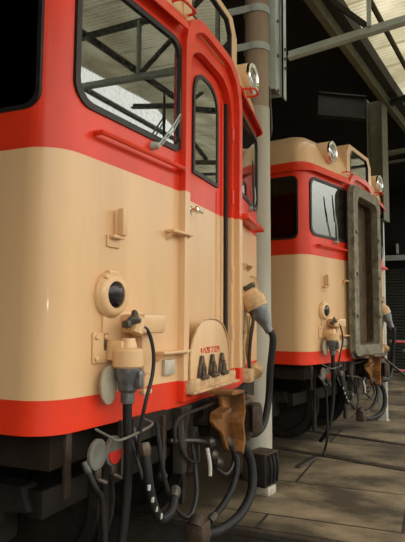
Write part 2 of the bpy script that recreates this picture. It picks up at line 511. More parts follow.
def canopy(name, quad, label):
    """corrugated sheet between four corners: a,b back edge; c,d outer edge"""
    a, b, c, d = [Vector(q) for q in quad]
    t = bmesh.new(); n = int((b-a).length/0.075)*4; rows = []
    for j in range(3):
        v = j/2; row = []
        for i in range(n+1):
            u = i/n
            p = a.lerp(b, u).lerp(d.lerp(c, u), v)
            p.z += 0.010*math.sin(2*PI*i/4)
            row.append(t.verts.new(p))
        rows.append(row)
    for A, B in zip(rows, rows[1:]):
        for i in range(n): t.faces.new((A[i], A[i+1], B[i+1], B[i]))
    mb = MB(); mb.bm = t
    return tag(mb.build(name, M['sheet'], recalc=False), label, 'canopy roof', 'canopy sheets over the tracks')
H1, H2, H3 = (-6.0, 1.12), (2.32, -0.195), (5.4, -0.68)
H4 = (13.0, -1.95)
def zc(v): return 5.02+v*0.55
canopy('canopy_roof', [(*H1, 5.1), (*H3, 5.1), (5.2, -5.4, 5.75), (-6.8, -4.6, 5.75)], 'translucent corrugated canopy over the tracks, bay nearest the camera')
canopy('canopy_roof', [(*H3, 5.1), (*H4, 5.1), (10.5, -7.6, 5.75), (5.2, -5.4, 5.75)], 'translucent corrugated canopy over the tracks, bay beyond the second steel column')

# header beam: two olive angles over the columns
def header(p, q, label):
    b = MB()
    hbar(b, (*p, 4.80), (*q, 4.80), 0.08, 0.14, M['steel_olive'])
    hbar(b, (p[0], p[1]-0.09, 4.98), (q[0], q[1]-0.09, 4.98), 0.12, 0.18, M['steel_black'])
    return tag(b.build('header_beam', recalc=True), label, 'beam')
header((-6, 1.12), (5.4, -0.68), 'long olive steel beam along the shed front, above the near column')
header((5.42, -0.685), (13, -1.97), 'dark steel beam beyond the second column at upper right')
b = MB()
for p, q in (((-6, .0), (5.3, -1.65)),):
    pass
def purlin(p, q, label, m='steel_olive', w=0.06, h=0.09):
    b = MB(); angle_bar(b, p, q, w, h, 0.02, M[m])
    return tag(b.build('roof_purlin'), label, 'roof beam', 'canopy roof beams')
purlin((-5.0, 0.50, 5.05), (9.0, -1.65, 5.05), 'olive steel purlin under the canopy, nearest the shed front beam')
purlin((-5.4, -1.20, 5.30), (9.0, -3.6, 5.30), 'olive steel purlin under the canopy, second from the shed front beam', 'steel_black')
purlin((-5.8, -2.7, 5.48), (9.0, -5.1, 5.48), 'olive steel purlin under the canopy, third from the shed front beam', 'steel_black')
purlin((-6.2, -4.2, 5.66), (9.0, -6.6, 5.66), 'olive steel purlin along the outer canopy edge', 'steel_black')

def truss(x, y, rz, label, z=4.15, m='steel_white'):
    """canopy truss running outward (-Y) from a column"""
    t = tag(empty('roof_truss', (x, y, z), rz), label, 'roof truss', 'canopy trusses')
    b = MB(); angle_bar(b, (0, 0, 0), (0, -4.6, 0.62), 0.09, 0.10, 0.02); b.build('bottom_chord', M[m], t)
    b = MB(); angle_bar(b, (0.05, 0.1, 0.80), (0.05, -4.9, 1.40), 0.08, 0.10, 0.02); b.build('top_chord', M['steel_black'], t)
    for (y0, y1) in ((-0.80, -0.80), (-1.75, -1.75), (-2.9, -2.9)):
        b = MB(); hbar(b, (0.03, y0, 0.04-y0*.135), (0.03, y1, 0.80-y1*.12), 0.04, 0.05); b.build('strut', M[m], t)
    for (y0, y1) in ((-0.80, -0.15), (-1.75, -0.95), (-2.9, -1.9)):
        b = MB(); hbar(b, (0.05, y0, 0.04-y0*.135), (0.05, y1, 0.78-y1*.12), 0.04, 0.05); b.build('brace', M['steel_black'], t)
    return t
truss(2.14, 0.02, 0, 'pale grey steel truss reaching out from the near column bracket')
truss(5.55, -0.75, R(-14), 'dark steel truss reaching out from the second column', 4.80, 'steel_black')
truss(-3.2, 0.6, R(8), 'steel truss of the canopy to the left above the near railcar')

# inner beams in the dark shed
def inner_beam(p, q, label, w=0.14, h=0.3, m='steel_black'):
    b = MB(); hbar(b, p, q, w*0.15, h, M[m])
    hbar(b, Vector(p)+Vector((0, 0, h/2)), Vector(q)+Vector((0, 0, h/2)), w, 0.02, M[m])
    hbar(b, Vector(p)-Vector((0, 0, h/2)), Vector(q)-Vector((0, 0, h/2)), w, 0.02, M[m])
    return tag(b.build('roof_beam'), label, 'beam')
inner_beam((5.30, -0.40, 4.66), (4.98, 0.25, 4.70), 'dim olive beam running back into the dark shed from the second column', h=0.34)
inner_beam((2.0, 0.35, 4.9), (3.4, 6.5, 4.9), 'dim steel beam running back into the shed from the near column', h=0.24)

# near column: concrete post with bolted steel
t = tag(empty('column', (1.80, 0.25, 0)), 'round pale concrete column between the two railcars with steel channel bolted at its top', 'column')
prof = [(0.136, 0), (0.136, 0.03)] + [(0.134-0.010*k/12, 0.03+3.45*k/12) for k in range(1, 13)]
b = MB().lathe(prof, seg=28); b.build('post', M['column'], t)
b = MB().lathe([(0.123, 3.48), (0.118, 3.53), (0.118, 4.78), (0.10, 4.8)], seg=28)
b.build('upper_post', M['column_tan'], t)
b = MB()
b.box((0.10, -0.16, 3.71), (0.275, -0.145, 4.8)); b.box((0.095, -0.16, 3.71), (0.11, 0.06, 4.8)); b.box((0.26, -0.16, 3.71), (0.275, 0.06, 4.8))
ch = b.build('steel_channel', M['steel_white'], t)
b = MB()
b.box((0.29, -0.19, 3.70), (0.305, 0.02, 4.8)); b.box((0.29, -0.19, 3.70), (0.42, -0.175, 4.8))
an = b.build('angle_bracket', M['steel_white'], t)
for zz in (3.72, 4.08, 4.44):
    MB().lathe([(0.018, 0), (0.018, 0.012), (0.01, 0.016)], seg=8, mx=Matrix.Translation((0.185, -0.16, zz)) @ Matrix.Rotation(R(90), 4, 'X')).build('bolt', M['steel_grey'], ch)
for zz in (4.02, 4.12, 4.22):
    MB().lathe([(0.016, 0), (0.016, 0.014), (0.01, 0.018)], seg=8, mx=Matrix.Translation((0.36, -0.19, zz)) @ Matrix.Rotation(R(90), 4, 'X')).build('bolt', M['steel_grey'], an)
for zz in (4.08, 4.46):
    b = MB()
    b.ring([(0.128*math.cos(a), 0.128*math.sin(a)) for a in [2*PI*k/24 for k in range(24)]],
           [(0.117*math.cos(a), 0.117*math.sin(a)) for a in [2*PI*k/24 for k in range(24)]], 'z', zz-0.035, zz+0.035)
    b.box((-0.12, -0.005, zz-0.035), (-0.108, 0.34, zz+0.035)); b.box((0.118, -0.15, zz-0.035), (0.13, 0.0, zz+0.035))
    b.build('steel_strap', M['steel_white'], t)
b = MB().tube([(0.02, -0.122, 3.70), (0.06, -0.13, 3.28), (0.14, -0.06, 3.22)], 0.008); b.build('tie_wire', M['steel_grey'], t)

# second column: steel H section, lower half painted white
t = tag(empty('column', (5.42, -0.56, 0), R(-12)), 'olive steel column beyond the farther railcar, white along its lower edge', 'column')
b = MB(); b.box((-0.14, -0.115, 2.95), (0.14, -0.10, 4.8)); b.box((-0.14, 0.10, 2.95), (0.14, 0.115, 4.8)); b.box((-0.008, -0.1, 2.95), (0.008, 0.1, 4.8)); b.box((-0.14, -0.115, 2.93), (0.14, 0.115, 2.95))
b.build('shaft', M['steel_olive'], t)
b = MB(); b.box((-0.05, -0.06, 0), (0.05, 0.05, 2.94), bev=0.008); b.box((-0.06, -0.07, 0), (0.06, 0.06, 0.02))
b.build('lower_post', M['white'], t)
# cross pipes past the second column
def pipe(name, pts, r_, m, label, cat='pipe', group=None):
    return tag(MB().tube(pts, r_, smooth=False).build(name, M[m]), label, cat, group)
pipe('cross_bar', [(5.55, -0.45, 4.02), (6.0, -0.52, 4.11), (6.1, -3.4, 4.45)], 0.045, 'steel_olive', 'olive bar leading right from the second column, upper of two')
pipe('cross_bar', [(6.0, -0.62, 3.62), (6.0, -0.62, 3.96), (6.02, -0.70, 3.99), (6.1, -3.4, 4.18)], 0.028, 'steel_grey', 'thin pale bar with a bent down end beyond the second column, lower of two')
# pale ledge far back at the right
b = MB().box((13.1, -2.9, 3.2), (13.45, 1.6, 3.28)); b.box((13.12, -2.9, 3.14), (13.16, 1.6, 3.2))
for yy in (-2.4, -1.4, -.4, .6): b.box((13.1, yy, 3.35), (13.45, yy+.05, 3.6))
tag(b.build('wall_ledge', M['steel_white']), 'pale ledge on the far dark wall at the right edge', 'ledge')

# junction box at the foot of the near column
t = tag(empty('junction_box', (1.38, 0.07, 0), R(-12)), 'dark box with hanging cables standing on a pale block at the column foot', 'junction box')
MB().box((-0.07, -0.08, 0), (0.07, 0.06, 0.07), bev=0.006).build('base_block', M['tin'], t)
MB().box((-0.11, -0.07, 0.07), (0.11, 0.09, 0.34), bev=0.01).build('housing', M['steel_dark'], t)
MB().box((-0.115, -0.08, 0.33), (0.115, 0.10, 0.345), bev=0.005).build('lid', M['brown'], t)
for xx in (-0.06, 0.0, 0.06):
    MB().tube([(xx, -0.085, 0.33), (xx, -0.10, 0.22), (xx+0.01, -0.085, 0.10)], 0.012, seg=8).build('cable', M['cable'], t)

# ------------------------------------------------------------------ the railcar
TL = 0.1273; XD = 0.455
AF = math.atan(TL)
def fy(x): return max(0, abs(x)-XD)*TL       # front surface
def on(x, off=0.0, z=0.0): return Vector((x, fy(x)-off, z))
def frz(x): return -AF if x < -XD else (AF if x > XD else 0)

def body_outline():
    """half plan outline of the end: list of (x, y) from centre to side"""
    pts = [(0, 0), (XD, 0)]
    for x in (0.62, 0.80, 1.0, 1.15, 1.30): pts.append((x, (x-XD)*TL))
    # rounded corner to x=1.45
    x0, y0 = 1.30, (1.30-XD)*TL
    for k in range(1, 13):
        a = AF + (PI/2-AF)*k/12
        # arc of radius rr tangent at both ends
        rr = (1.45-x0)/(1-math.sin(AF))
        pts.append((x0+rr*(math.sin(a)-math.sin(AF)), y0+rr*(math.cos(AF)-math.cos(a))))
    for y in (0.6, 1.6, 4, 9.0): pts.append((1.45, y))
    return pts
def build_body(parent):
    half = body_outline()
    full = [(-x, y) for x, y in half[::-1]] + half[1:]
    levels = [(0.97, 1.0, 0), (1.11, 1.0, 0), (1.6, 1, 0), (2.155, 1.0, 0), (2.7, 1, 0), (3.16, 1.0, 0)]
    for k in range(1, 13):
        t = k/12; a = t*PI/2
        w = max(0.015, math.cos(a))**0.5
        z = 3.16+0.52*math.sin(a)
        dy = 0.55*(1-math.cos(a))**1.1
        levels.append((z, w, dy))
    bm = bmesh.new(); rings = []
    for z, w, dy in levels:
        rings.append([bm.verts.new((x*w, min(y+dy, 9.0), z)) for x, y in full])
    for A, B in zip(rings, rings[1:]):
        for i in range(len(full)-1): bm.faces.new((A[i], A[i+1], B[i+1], B[i]))
        bm.faces.new((A[-1], A[0], B[0], B[-1]))
    bm.faces.new(rings[0][::-1]); bm.faces.new(rings[-1])
    mb = MB(); mb.bm = bm
    o = mb.build('body', None, parent, livery=0.0, sharp=28)
    cut = MB()
    WS = rrect(-0.430, 2.375, 0.430, 3.02, [0.10, 0.07, 0.10, 0.09])
    for sx in (-1, 1):
        c = Matrix.Translation(on(sx*0.915)) @ Matrix.Rotation(frz(sx*0.915), 4, 'Z')
        w = WS if sx < 0 else [(-x, z) for x, z in WS]
        cut.prism(w, 'y', -0.2, 0.40, M['interior'], mx=c)
    for sx in (-1, 1):
        for (y0, y1) in SIDEW:
            p = rrect(y0, 2.33, y1, 3.02, 0.07)
            cut.prism(p, 'x', sx*1.2, sx*1.6, M['interior'])
    boolean_cut(o, cut)
    boolean_cut(o, MB().box((-0.43, -0.2, 1.02), (0.43, 0.10, 2.155), M['cream']))
    boolean_cut(o, MB().prism(door_shape(0.455, 2.155, 3.232, 0.19), 'y', -0.2, 0.10, M['red']))
    return o
SIDEW = [(0.217, 0.98), (2.1, 3.0), (3.3, 4.2), (4.5, 5.4), (5.7, 6.6), (6.9, 7.8)]
def door_shape(hw, z0, z1, ch, seg=5):
    """rectangle with softly chamfered upper corners"""
    pts = [(-hw, z0), (hw, z0)]
    def corner(p, q, r):            # smooth quadratic corner
        return [tuple((1-t)**2*a+2*t*(1-t)*b+t*t*c for a, b, c in zip(p, q, r)) for t in [k/seg for k in range(seg+1)]]
    pts += corner((hw, z1-ch*1.5), (hw, z1-ch*0.7), (hw-ch*0.5, z1-ch*0.3))
    pts += corner((hw-ch*0.7, z1-ch*0.2), (hw-ch*1.0, z1), (hw-ch*1.5, z1))
    n = [(-x, z) for x, z in pts[2:][::-1]]
    return pts + n

def gasket_glass(parent, name, shape, axis, a, b, shrink, m_glass, loc=None, rz=0):
    """rubber surround (part) with its pane (sub-part)"""
    cx = (min(p[0] for p in shape)+max(p[0] for p in shape))/2
    cz = (min(p[1] for p in shape)+max(p[1] for p in shape))/2
    hw = max(p[0] for p in shape)-cx; hh = max(p[1] for p in shape)-cz
    inner = [(cx+(p[0]-cx)*(hw-shrink)/hw, cz+(p[1]-cz)*(hh-shrink)/hh) for p in shape]
    outer = [(cx+(p[0]-cx)*(hw+0.006)/hw, cz+(p[1]-cz)*(hh+0.006)/hh) for p in shape]
    g = MB().ring(outer, inner, axis, a, b).build(name, M['rubber'], parent, loc, rz)
    mid = a*0.6+b*0.4
    d = 0.003 if b > a else -0.003
    MB().prism(inner, axis, mid, mid+d).build('window_pane', M[m_glass], g)
    return g

def seven_stroke(mb, segs, ox, oz, s, w=0.16, y=-0.004):
    for (x0, z0, x1, z1) in segs:
        dx, dz = x1-x0, z1-z0; L = math.hypot(dx, dz); nx, nz = -dz/L*w/2, dx/L*w/2
        h = s*0.72
        q = [(ox+s*(x0+nx), oz+h*(z0+nz)), (ox+s*(x1+nx), oz+h*(z1+nz)), (ox+s*(x1-nx), oz+h*(z1-nz)), (ox+s*(x0-nx), oz+h*(z0-nz))]
        mb.prism(q, 'y', y, y+0.003)
GL = {
 'KI': ([(0.05, .72, .75, .80), (0.0, .42, .8, .50), (.33, 1.0, .50, 0.0)], 0.95),
 'HA': ([(.30, .85, .05, .05), (.50, .85, .80, .05)], 0.95),
 '2': ([(0, .75, 0, 1), (0, 1, .5, 1), (.5, 1, .5, .55), (.5, .55, 0, .08), (0, 0.05, .55, 0.05)], 0.78),
 '8': ([(0, 0, 0, 1), (.5, 0, .5, 1), (0, 1, .5, 1), (0, .5, .5, .5), (0, 0.02, .5, 0.02)], 0.78),
 '3': ([(0, 1, .5, 1), (.5, 0, .5, 1), (.1, .5, .5, .5), (0, 0.02, .5, 0.02)], 0.78),
 '9': ([(0, .5, 0, 1), (.5, 0, .5, 1), (0, 1, .5, 1), (0, .5, .5, .5), (0, 0.02, .5, 0.02)], 0.78),
}
def lettering(parent, text, x, z, s, y):
    mb = MB()
    for g in text:
        if g == ' ': x += 0.35*s; continue
        segs, adv = GL[g]; seven_stroke(mb, segs, x, z, s, 0.10, y); x += adv*s
    return mb.build('number_lettering', M['redletter'], parent)

def socket(parent, x, z, flip, cable_pts):
    """jumper socket: cream bracket plate + box + ring, grey plug, dark cable, hanging flap"""
    s_ = 1 if not flip else -1
    loc = on(x, 0, z); rz = frz(x)
    b = MB()
    b.box((-0.165, -0.012, -0.07), (-0.06, 0.0, 0.065), bev=0.004)                    # back plate
    b.box((-0.10, -0.012, -0.02), (0.20, 0.0, 0.16), bev=0.004)
    b.box((0.02, -0.15, 0.06), (0.20, -0.01, 0.15), bev=0.015)                       # upper housing
    b.box((0.09, -0.09, -0.10), (0.16, -0.01, 0.08), bev=0.02); b.tube([(0.10, -0.09, -0.08), (0.10, -0.10, -0.24)], 0.008, smooth=False); b.box((0.075, -0.115, -0.13), (0.125, -0.085, -0.11), bev=0.004); b.box((0.07, -0.115, -0.22), (0.14, -0.085, -0.20), bev=0.004)
    b.lathe([(0.064, 0), (0.071, 0.008), (0.071, 0.075), (0.064, 0.083), (0.040, 0.09), (0.03, 0.13)], mx=Matrix.Translation((-0.03, -0.10, -0.09)))
    b.box((-0.08, -0.10, -0.06), (0.03, -0.01, 0.03), bev=0.01)
    b.tube([(0.0, -0.12, 0.06), (0.03, -0.12, 0.13)], 0.03)
    for px, pz in ((-0.145, 0.045), (-0.145, -0.05), (-0.085, 0.045)):
        b.lathe([(0.012, 0), (0.012, 0.01), (0.006, 0.014)], seg=8, mx=Matrix.Translation((px, -0.012, pz)) @ Matrix.Rotation(R(90), 4, 'X'))
    o = b.build('jumper_socket', M['cream_dirty'] if flip else M['cream'], parent, loc, rz)
    lat = b = MB()
    b.tube([(-0.05, -0.09, 0.09), (-0.02, -0.12, 0.125), (0.03, -0.13, 0.10)], [0.014, 0.020, 0.015]); b.box((-0.075, -0.13, 0.085), (-0.045, -0.09, 0.12), bev=0.01); b.tube([(-0.02, -0.12, 0.12), (0.01, -0.10, 0.155), (0.05, -0.09, 0.13)], [0.010, 0.014, 0.010])
    b.build('latch', M['steel_grey'], o)
    b = MB()
    b.lathe([(0.020, -0.16), (0.030, -0.155), (0.032, -0.11), (0.045, -0.095), (0.046, -0.065), (0.058, -0.035), (0.060, 0.0), (0.05, 0.005)], mx=Matrix.Translation((-0.03, -0.10, -0.09)))
    b.box((-0.045, -0.175, -0.18), (-0.01, -0.14, -0.10), bev=0.01)
    b.build('plug', M['plug'], o)
    # hanging flap
    pts = [(0.055*math.cos(a)-0.095, 0.085*math.sin(a)-0.165) for a in [2*PI*k/20 for k in range(20)]]
    MB().prism(pts, 'y', -0.05, -0.035, bev=0.004).build('hanging_cap', M['cap'], o)
    # thin lead from latch round to lower bracket
    MB().tube([(0.01, -0.13, 0.10), (0.05, -0.15, 0.07), (0.078, -0.16, -0.02), (0.075, -0.16, -0.12), (0.04, -0.15, -0.24), (0.03, -0.13, -0.36), (0.02, -0.12, -0.5)], 0.009, seg=8).build('thin_lead', M['rubber'], o)
    MB().tube(cable_pts, 0.021, seg=12).build('cable', M['cable'], o)
    return o

def step(parent, x, z, w, d, name='step', m='cream'):
    b = MB().box((-w/2, -d, -0.008), (w/2, 0.0, 0.008), bev=0.004)
    b.prism([(-w/2+0.01, -0.0), (-w/2+0.02, 0)] and [(0, -0.008), (-d*0.8, -0.008), (0, -0.05)], 'x', -w/2+0.01, -w/2+0.022)
    b.prism([(0, -0.008), (-d*0.8, -0.008), (0, -0.05)], 'x', w/2-0.022, w/2-0.01)
    return b.build(name, M[m], parent, on(x, 0, z), frz(x))

def handrail(parent, x, z, w, off, r_, m, name='handrail', dz=0.0):
    b = MB().tube([(-w/2, 0.0, 0), (-w/2+0.005, -off*0.8, 0), (-w/2+0.04, -off, 0), (0, -off, dz/2), (w/2-0.04, -off, dz), (w/2-0.005, -off*0.8, dz), (w/2, 0, dz)], r_, seg=8)
    return b.build(name, M[m], parent, on(x, 0, z), frz(x))

def headlamp(parent, x, z):
    y0 = 0.035
    b = MB().lathe([(0.128, -0.30), (0.128, 0.0), (0.122, 0.010), (0.106, 0.010)], seg=32, mx=Matrix.Rotation(R(90), 4, 'X'))
    o = b.build('headlamp', M['cream'], parent, (x, y0, z), 0.0)
    MB().lathe([(0.110, 0.0), (0.125, 0.006), (0.125, 0.028), (0.114, 0.038), (0.090, 0.028), (0.086, 0.012)], seg=32, mx=Matrix.Rotation(R(90), 4, 'X')).build('chrome_rim', M['chrome'], o)['label'] = 'polished chrome ring'
    MB().lathe([(0.088, 0.0), (0.088, 0.012), (0.075, 0.022), (0.045, 0.032), (0.01, 0.036)], seg=32, mx=Matrix.Rotation(R(90), 4, 'X')).build('lens', M['lampglass'], o)
    return o

def marker(parent, x, z):
    mx = Matrix.Rotation(R(90), 4, 'X')
    b = MB().lathe([(0.106, 0), (0.106, 0.016), (0.099, 0.026), (0.098, 0.03), (0.088, 0.042), (0.078, 0.046), (0.062, 0.046), (0.058, 0.03)], seg=32, mx=mx)
    b.box((-0.035, -0.03, 0.088), (0.035, 0, 0.112), bev=0.008)
    b.lathe([(0.012, 0), (0.012, 0.04), (0.005, 0.044)], seg=8, mx=Matrix.Translation((-0.06, 0, 0.078)) @ mx)
    o = b.build('marker_lamp', M['cream'], parent, on(x, 0, z), frz(x))
    MB().lathe([(0.060, 0.02), (0.060, 0.040), (0.047, 0.050), (0.02, 0.055), (0.004, 0.056)], seg=28, mx=mx).build('lens', M['darklens'], o)['label'] = 'nearly black domed lens'
    return o

def lamp_bracket(parent, x, z):
    b = MB()
    b.box((-0.055, -0.010, -0.085), (0.035, 0, -0.03), bev=0.003)
    b.box((-0.045, -0.04, -0.045), (0.035, 0, -0.03), bev=0.003)
    b.box((0.0, -0.055, -0.03), (0.035, -0.018, 0.10), bev=0.007)
    b.box((-0.005, -0.02, -0.04), (0.02, 0, 0.09), bev=0.004)
    return b.build('lamp_bracket', M['cream'], parent, on(x, 0, z), frz(x))

def wiper(parent, x, z, x2, z2, blade):
    p = on(x, 0, z)
    b = MB()
    b.lathe([(0.022, 0), (0.022, 0.02), (0.014, 0.045), (0.005, 0.05)], seg=12, mx=Matrix.Rotation(R(90), 4, 'X'))
    q = on(x2, 0, z2)-p
    n = Vector((0, -0.055, 0))
    b.tube([(0, -0.04, 0), q*0.5+n, q+n], 0.005, seg=6, smooth=False)
    b.tube([(0.02, -0.03, -0.01), q*0.5+n+Vector((0.02, 0, -0.01)), q*0.95+n+Vector((0.02, 0, 0))], 0.004, seg=6, smooth=False)
    o = b.build('wiper', M['steel_white'], parent, p)
    e = q+n*0.9
    d = Vector(blade)
    MB().tube([e-d, e, e+d], [0.006, 0.010, 0.006], seg=6, smooth=False).build('wiper_blade', M['rubber'], o)
    return o

def visor(parent, sx):
    """red gutter hood over the windscreen"""
    prof = [(0.01, 0.045), (-0.03, 0.025), (-0.055, -0.03), (-0.058, -0.06), (-0.048, -0.06), (-0.040, -0.03), (-0.02, -0.01), (0.01, -0.01)]
    bm = bmesh.new(); rows = []
    half = [p for p in body_outline() if p[0] > 0.4 and p[1] < 1.7]
    half[0] = (0.50, 0.006); n_ = len(half)
    for i, (x, y) in enumerate(half):
        p0 = Vector(half[max(i-1, 0)]); p1 = Vector(half[min(i+1, n_-1)]); d = (p1-p0).normalized()
        nx, ny = d.y, -d.x                      # outward
        k = 1.0 if x < 1.34 else max(0.35, 1.0-(i-6)*0.08)
        rows.append([bm.verts.new(Vector((sx*(x-nx*py*k), y-ny*py*k, 3.135+pz))) for py, pz in prof])
    n = len(prof)
    for A, B in zip(rows, rows[1:]):
        for i in range(n): bm.faces.new((A[i], A[(i+1) % n], B[(i+1) % n], B[i]))
    bm.faces.new(rows[0]); bm.faces.new(rows[-1][::-1])
    mb = MB(); mb.bm = bm
    return mb.build('visor', M['red'], parent)

def coupler(parent):
    b = MB()
    b.box((-0.09, -0.08, 0.80), (0.09, 0.8, 0.94), bev=0.02)                           # shank
    b.box((-0.13, -0.12, 0.76), (0.11, -0.02, 0.98), bev=0.03)
    o = b.build('coupler', M['brown'], parent)
    b = MB()                                                                           # guard arm: a Y of rusty plate
    b.prism([(-0.38, 0.915), (-0.22, 0.93), (-0.28, 1.03), (-0.10, 1.02), (-0.08, 0.90), (-0.12, 0.84), (-0.09, 0.74), (-0.12, 0.67), (-0.17, 0.71), (-0.24, 0.80), (-0.34, 0.85), (-0.38, 0.88)], 'y', -0.16, -0.135, bev=0.006)
    b.prism([(-0.30, 1.045), (-0.08, 1.03), (-0.08, 1.01), (-0.30, 1.02)], 'y', -0.24, -0.10, bev=0.004)
    b.prism([(-0.10, 1.02), (-0.08, 1.02), (-0.06, 0.90), (-0.09, 0.84), (-0.06, 0.73), (-0.10, 0.66), (-0.12, 0.68), (-0.09, 0.74), (-0.12, 0.84), (-0.08, 0.90)], 'y', -0.24, -0.12)
    b.prism([(-0.38, 0.93), (-0.24, 0.945), (-0.22, 0.925), (-0.38, 0.905)], 'y', -0.21, -0.14)
    b.build('guard_arm', M['rust'], o)
    b = MB()                                                                           # knuckle
    b.prism([(-0.10, -0.12), (0.13, -0.10), (0.17, -0.18), (0.14, -0.28), (0.02, -0.32), (-0.03, -0.27), (0.05, -0.23), (0.05, -0.18), (-0.09, -0.18)], 'z', 0.76, 0.93, bev=0.018)
    b.lathe([(0.025, 0.70), (0.03, 0.72), (0.03, 0.96), (0.018, 0.985)], seg=14, mx=Matrix.Translation((0.10, -0.19, 0)))
    b.box((-0.08, -0.23, 0.925), (0.12, -0.12, 0.96), bev=0.01)
    b.build('knuckle', M['brown'], o)
    b = MB()
    b.prism([(0.13, 0.92), (0.30, 0.86), (0.33, 0.83), (0.22, 0.77), (0.15, 0.80)], 'y', -0.20, -0.10, bev=0.015)
    b.box((0.12, -0.22, 0.78), (0.16, -0.09, 0.97), bev=0.01)
    b.build('lock_lifter', M['rust'], o)
    MB().tube([(0.1, -0.2, 0.99), (0.0, -0.15, 1.0), (-0.3, -0.10, 0.96), (-0.62, -0.06, 0.93), (-0.66, -0.06, 0.82)], 0.010, seg=8).build('uncoupling_lever', M['steel_dark'], o)
    return o

def hose(parent, pts, r_=0.024, m='cable', name='air_hose', rad_end=None):
    b = MB().tube(pts, r_, seg=12)
    o = b.build(name, M[m], parent)
    for p, q, nm in ((pts[0], pts[1], 'hose_fitting'), (pts[-1], pts[-2], 'hose_fitting')):
        p, q = Vector(p), Vector(q); d = (q-p).normalized()
        MB().tube([p-d*0.02, p, p+d*0.015, p+d*0.035], [r_*1.1, r_*1.35, r_*1.35, r_*1.1], seg=10, smooth=False).build(nm, M['steel_grey'] if m != 'x' else M['brass'], o)
    return o

def wheelset(parent, y):
    b = MB(); b.tube([(-0.72, y, 0.43), (0.72, y, 0.43)], 0.07, smooth=False)
    for sx in (-1, 1):
        mx = Matrix.Translation((sx*0.465, y, 0.436)) @ Matrix.Rotation(R(90)*sx, 4, 'Y')
        b.lathe([(0.10, -0.02), (0.14, 0.05), (0.34, 0.05), (0.37, 0.0), (0.452, -0.0), (0.452, 0.025), (0.425, 0.03), (0.415, 0.12), (0.36, 0.125), (0.34, 0.08), (0.13, 0.09), (0.10, 0.14)], seg=32, mx=mx)
    return b.build('wheelset', M['steel_dark'], parent)

def underframe(parent):
    b = MB()
    b.box((-1.30, 0.22, 0.80), (1.30, 8.9, 0.975)); b.box((-0.95, 0.02, 0.86), (0.95, 0.24, 0.975))
    for sx in (-1, 1): b.box((sx*0.32-0.04, 0.05, 0.72), (sx*0.32+0.04, 2.0, 0.86))
    o = b.build('underframe', M['steel_dark'], parent)
    for yc in (1.9,):
        bb = MB()
        for sx in (-1, 1):
            bb.prism([(yc-1.35, 0.50), (yc-1.30, 0.62), (yc-0.5, 0.66), (yc-0.3, 0.48), (yc+0.3, 0.48), (yc+0.5, 0.66), (yc+1.3, 0.62), (yc+1.35, 0.50), (yc+0.6, 0.42), (yc+0.3, 0.34), (yc-0.3, 0.34), (yc-0.6, 0.42)],
                     'x', sx*0.90, sx*1.02, bev=0.01)
            for s2 in (-1, 1):
                bb.box((sx*0.88, yc+s2*1.05-0.13, 0.32), (sx*1.06, yc+s2*1.05+0.13, 0.56), bev=0.02)
        bb.box((-0.98, yc-0.2, 0.42), (0.98, yc+0.2, 0.72), bev=0.02)
        bb.box((-0.98, yc-1.4, 0.46), (0.98, yc-1.3, 0.60), bev=0.01)
        bb.build('bogie_frame', M['steel_dark'], parent)
        wheelset(parent, yc-1.05); wheelset(parent, yc+1.05)
    bb = MB(); bb.box((-1.1, 3.7, 0.35), (1.1, 5.6, 0.80), bev=0.03); bb.build('engine_box', M['steel_dark'], parent)
    for sx in (-1, 1):
        bb = MB()       # rail guard in front of the wheel
        bb.box((sx*0.53-0.03, 0.42, 0.12), (sx*0.53+0.03, 0.45, 0.80)); bb.build('rail_guard', M['steel_dark'], parent)
    # step iron near the corner and brake pipes
    bb = MB().box((-1.31, 0.13, 0.70), (-1.27, 0.15, 0.975), bev=0.004); bb.build('step_iron', M['brown'], parent)
    for x, z in ((-0.98, 0.72), (-0.55, 0.70)):
        bb = MB().box((x-0.02, 0.05, z), (x+0.02, 0.07, 0.975)); bb.build('hanger', M['steel_grey'], parent)

def discs(parent):
    for x, z, red in ((-1.235, 0.875, False), (-1.11, 0.865, True)):
        mx = Matrix.Translation((x, 0.04, z)) @ Matrix.Rotation(R(90), 4, 'X')
        b = MB().lathe([(0.058, 0), (0.064, 0.005), (0.064, 0.018), (0.052, 0.022), (0.035, 0.018)], seg=26, mx=mx)
        o = b.build('cock_disc', M['disc'], parent)
        b = MB()
        if red:
            pts = [(x+0.055*math.cos(a), z+0.055*math.sin(a)) for a in [PI+PI*k/14 for k in range(15)]]
            b.prism(pts, 'y', 0.012, 0.018); b.build('red_half', M['reflector'], o)['label'] = 'red lower half'
        b = MB().box((x-0.02, 0.015, z-0.10), (x+0.02, 0.035, z-0.06), bev=0.006); b.tube([(x, 0.025, z-0.10), (x+0.03, 0.0, z-0.12)], 0.01); b.build('cock_tap', M['steel_grey'], o)
    b = MB().tube([(-1.22, 0.05, 0.975), (-1.21, -0.02, 0.945), (-1.17, -0.05, 0.93), (-0.90, -0.05, 0.945), (-0.86, 0.0, 0.96), (-0.86, 0.05, 0.975)], 0.006, seg=8)
    b.build('hook_rail', M['disc'], parent)

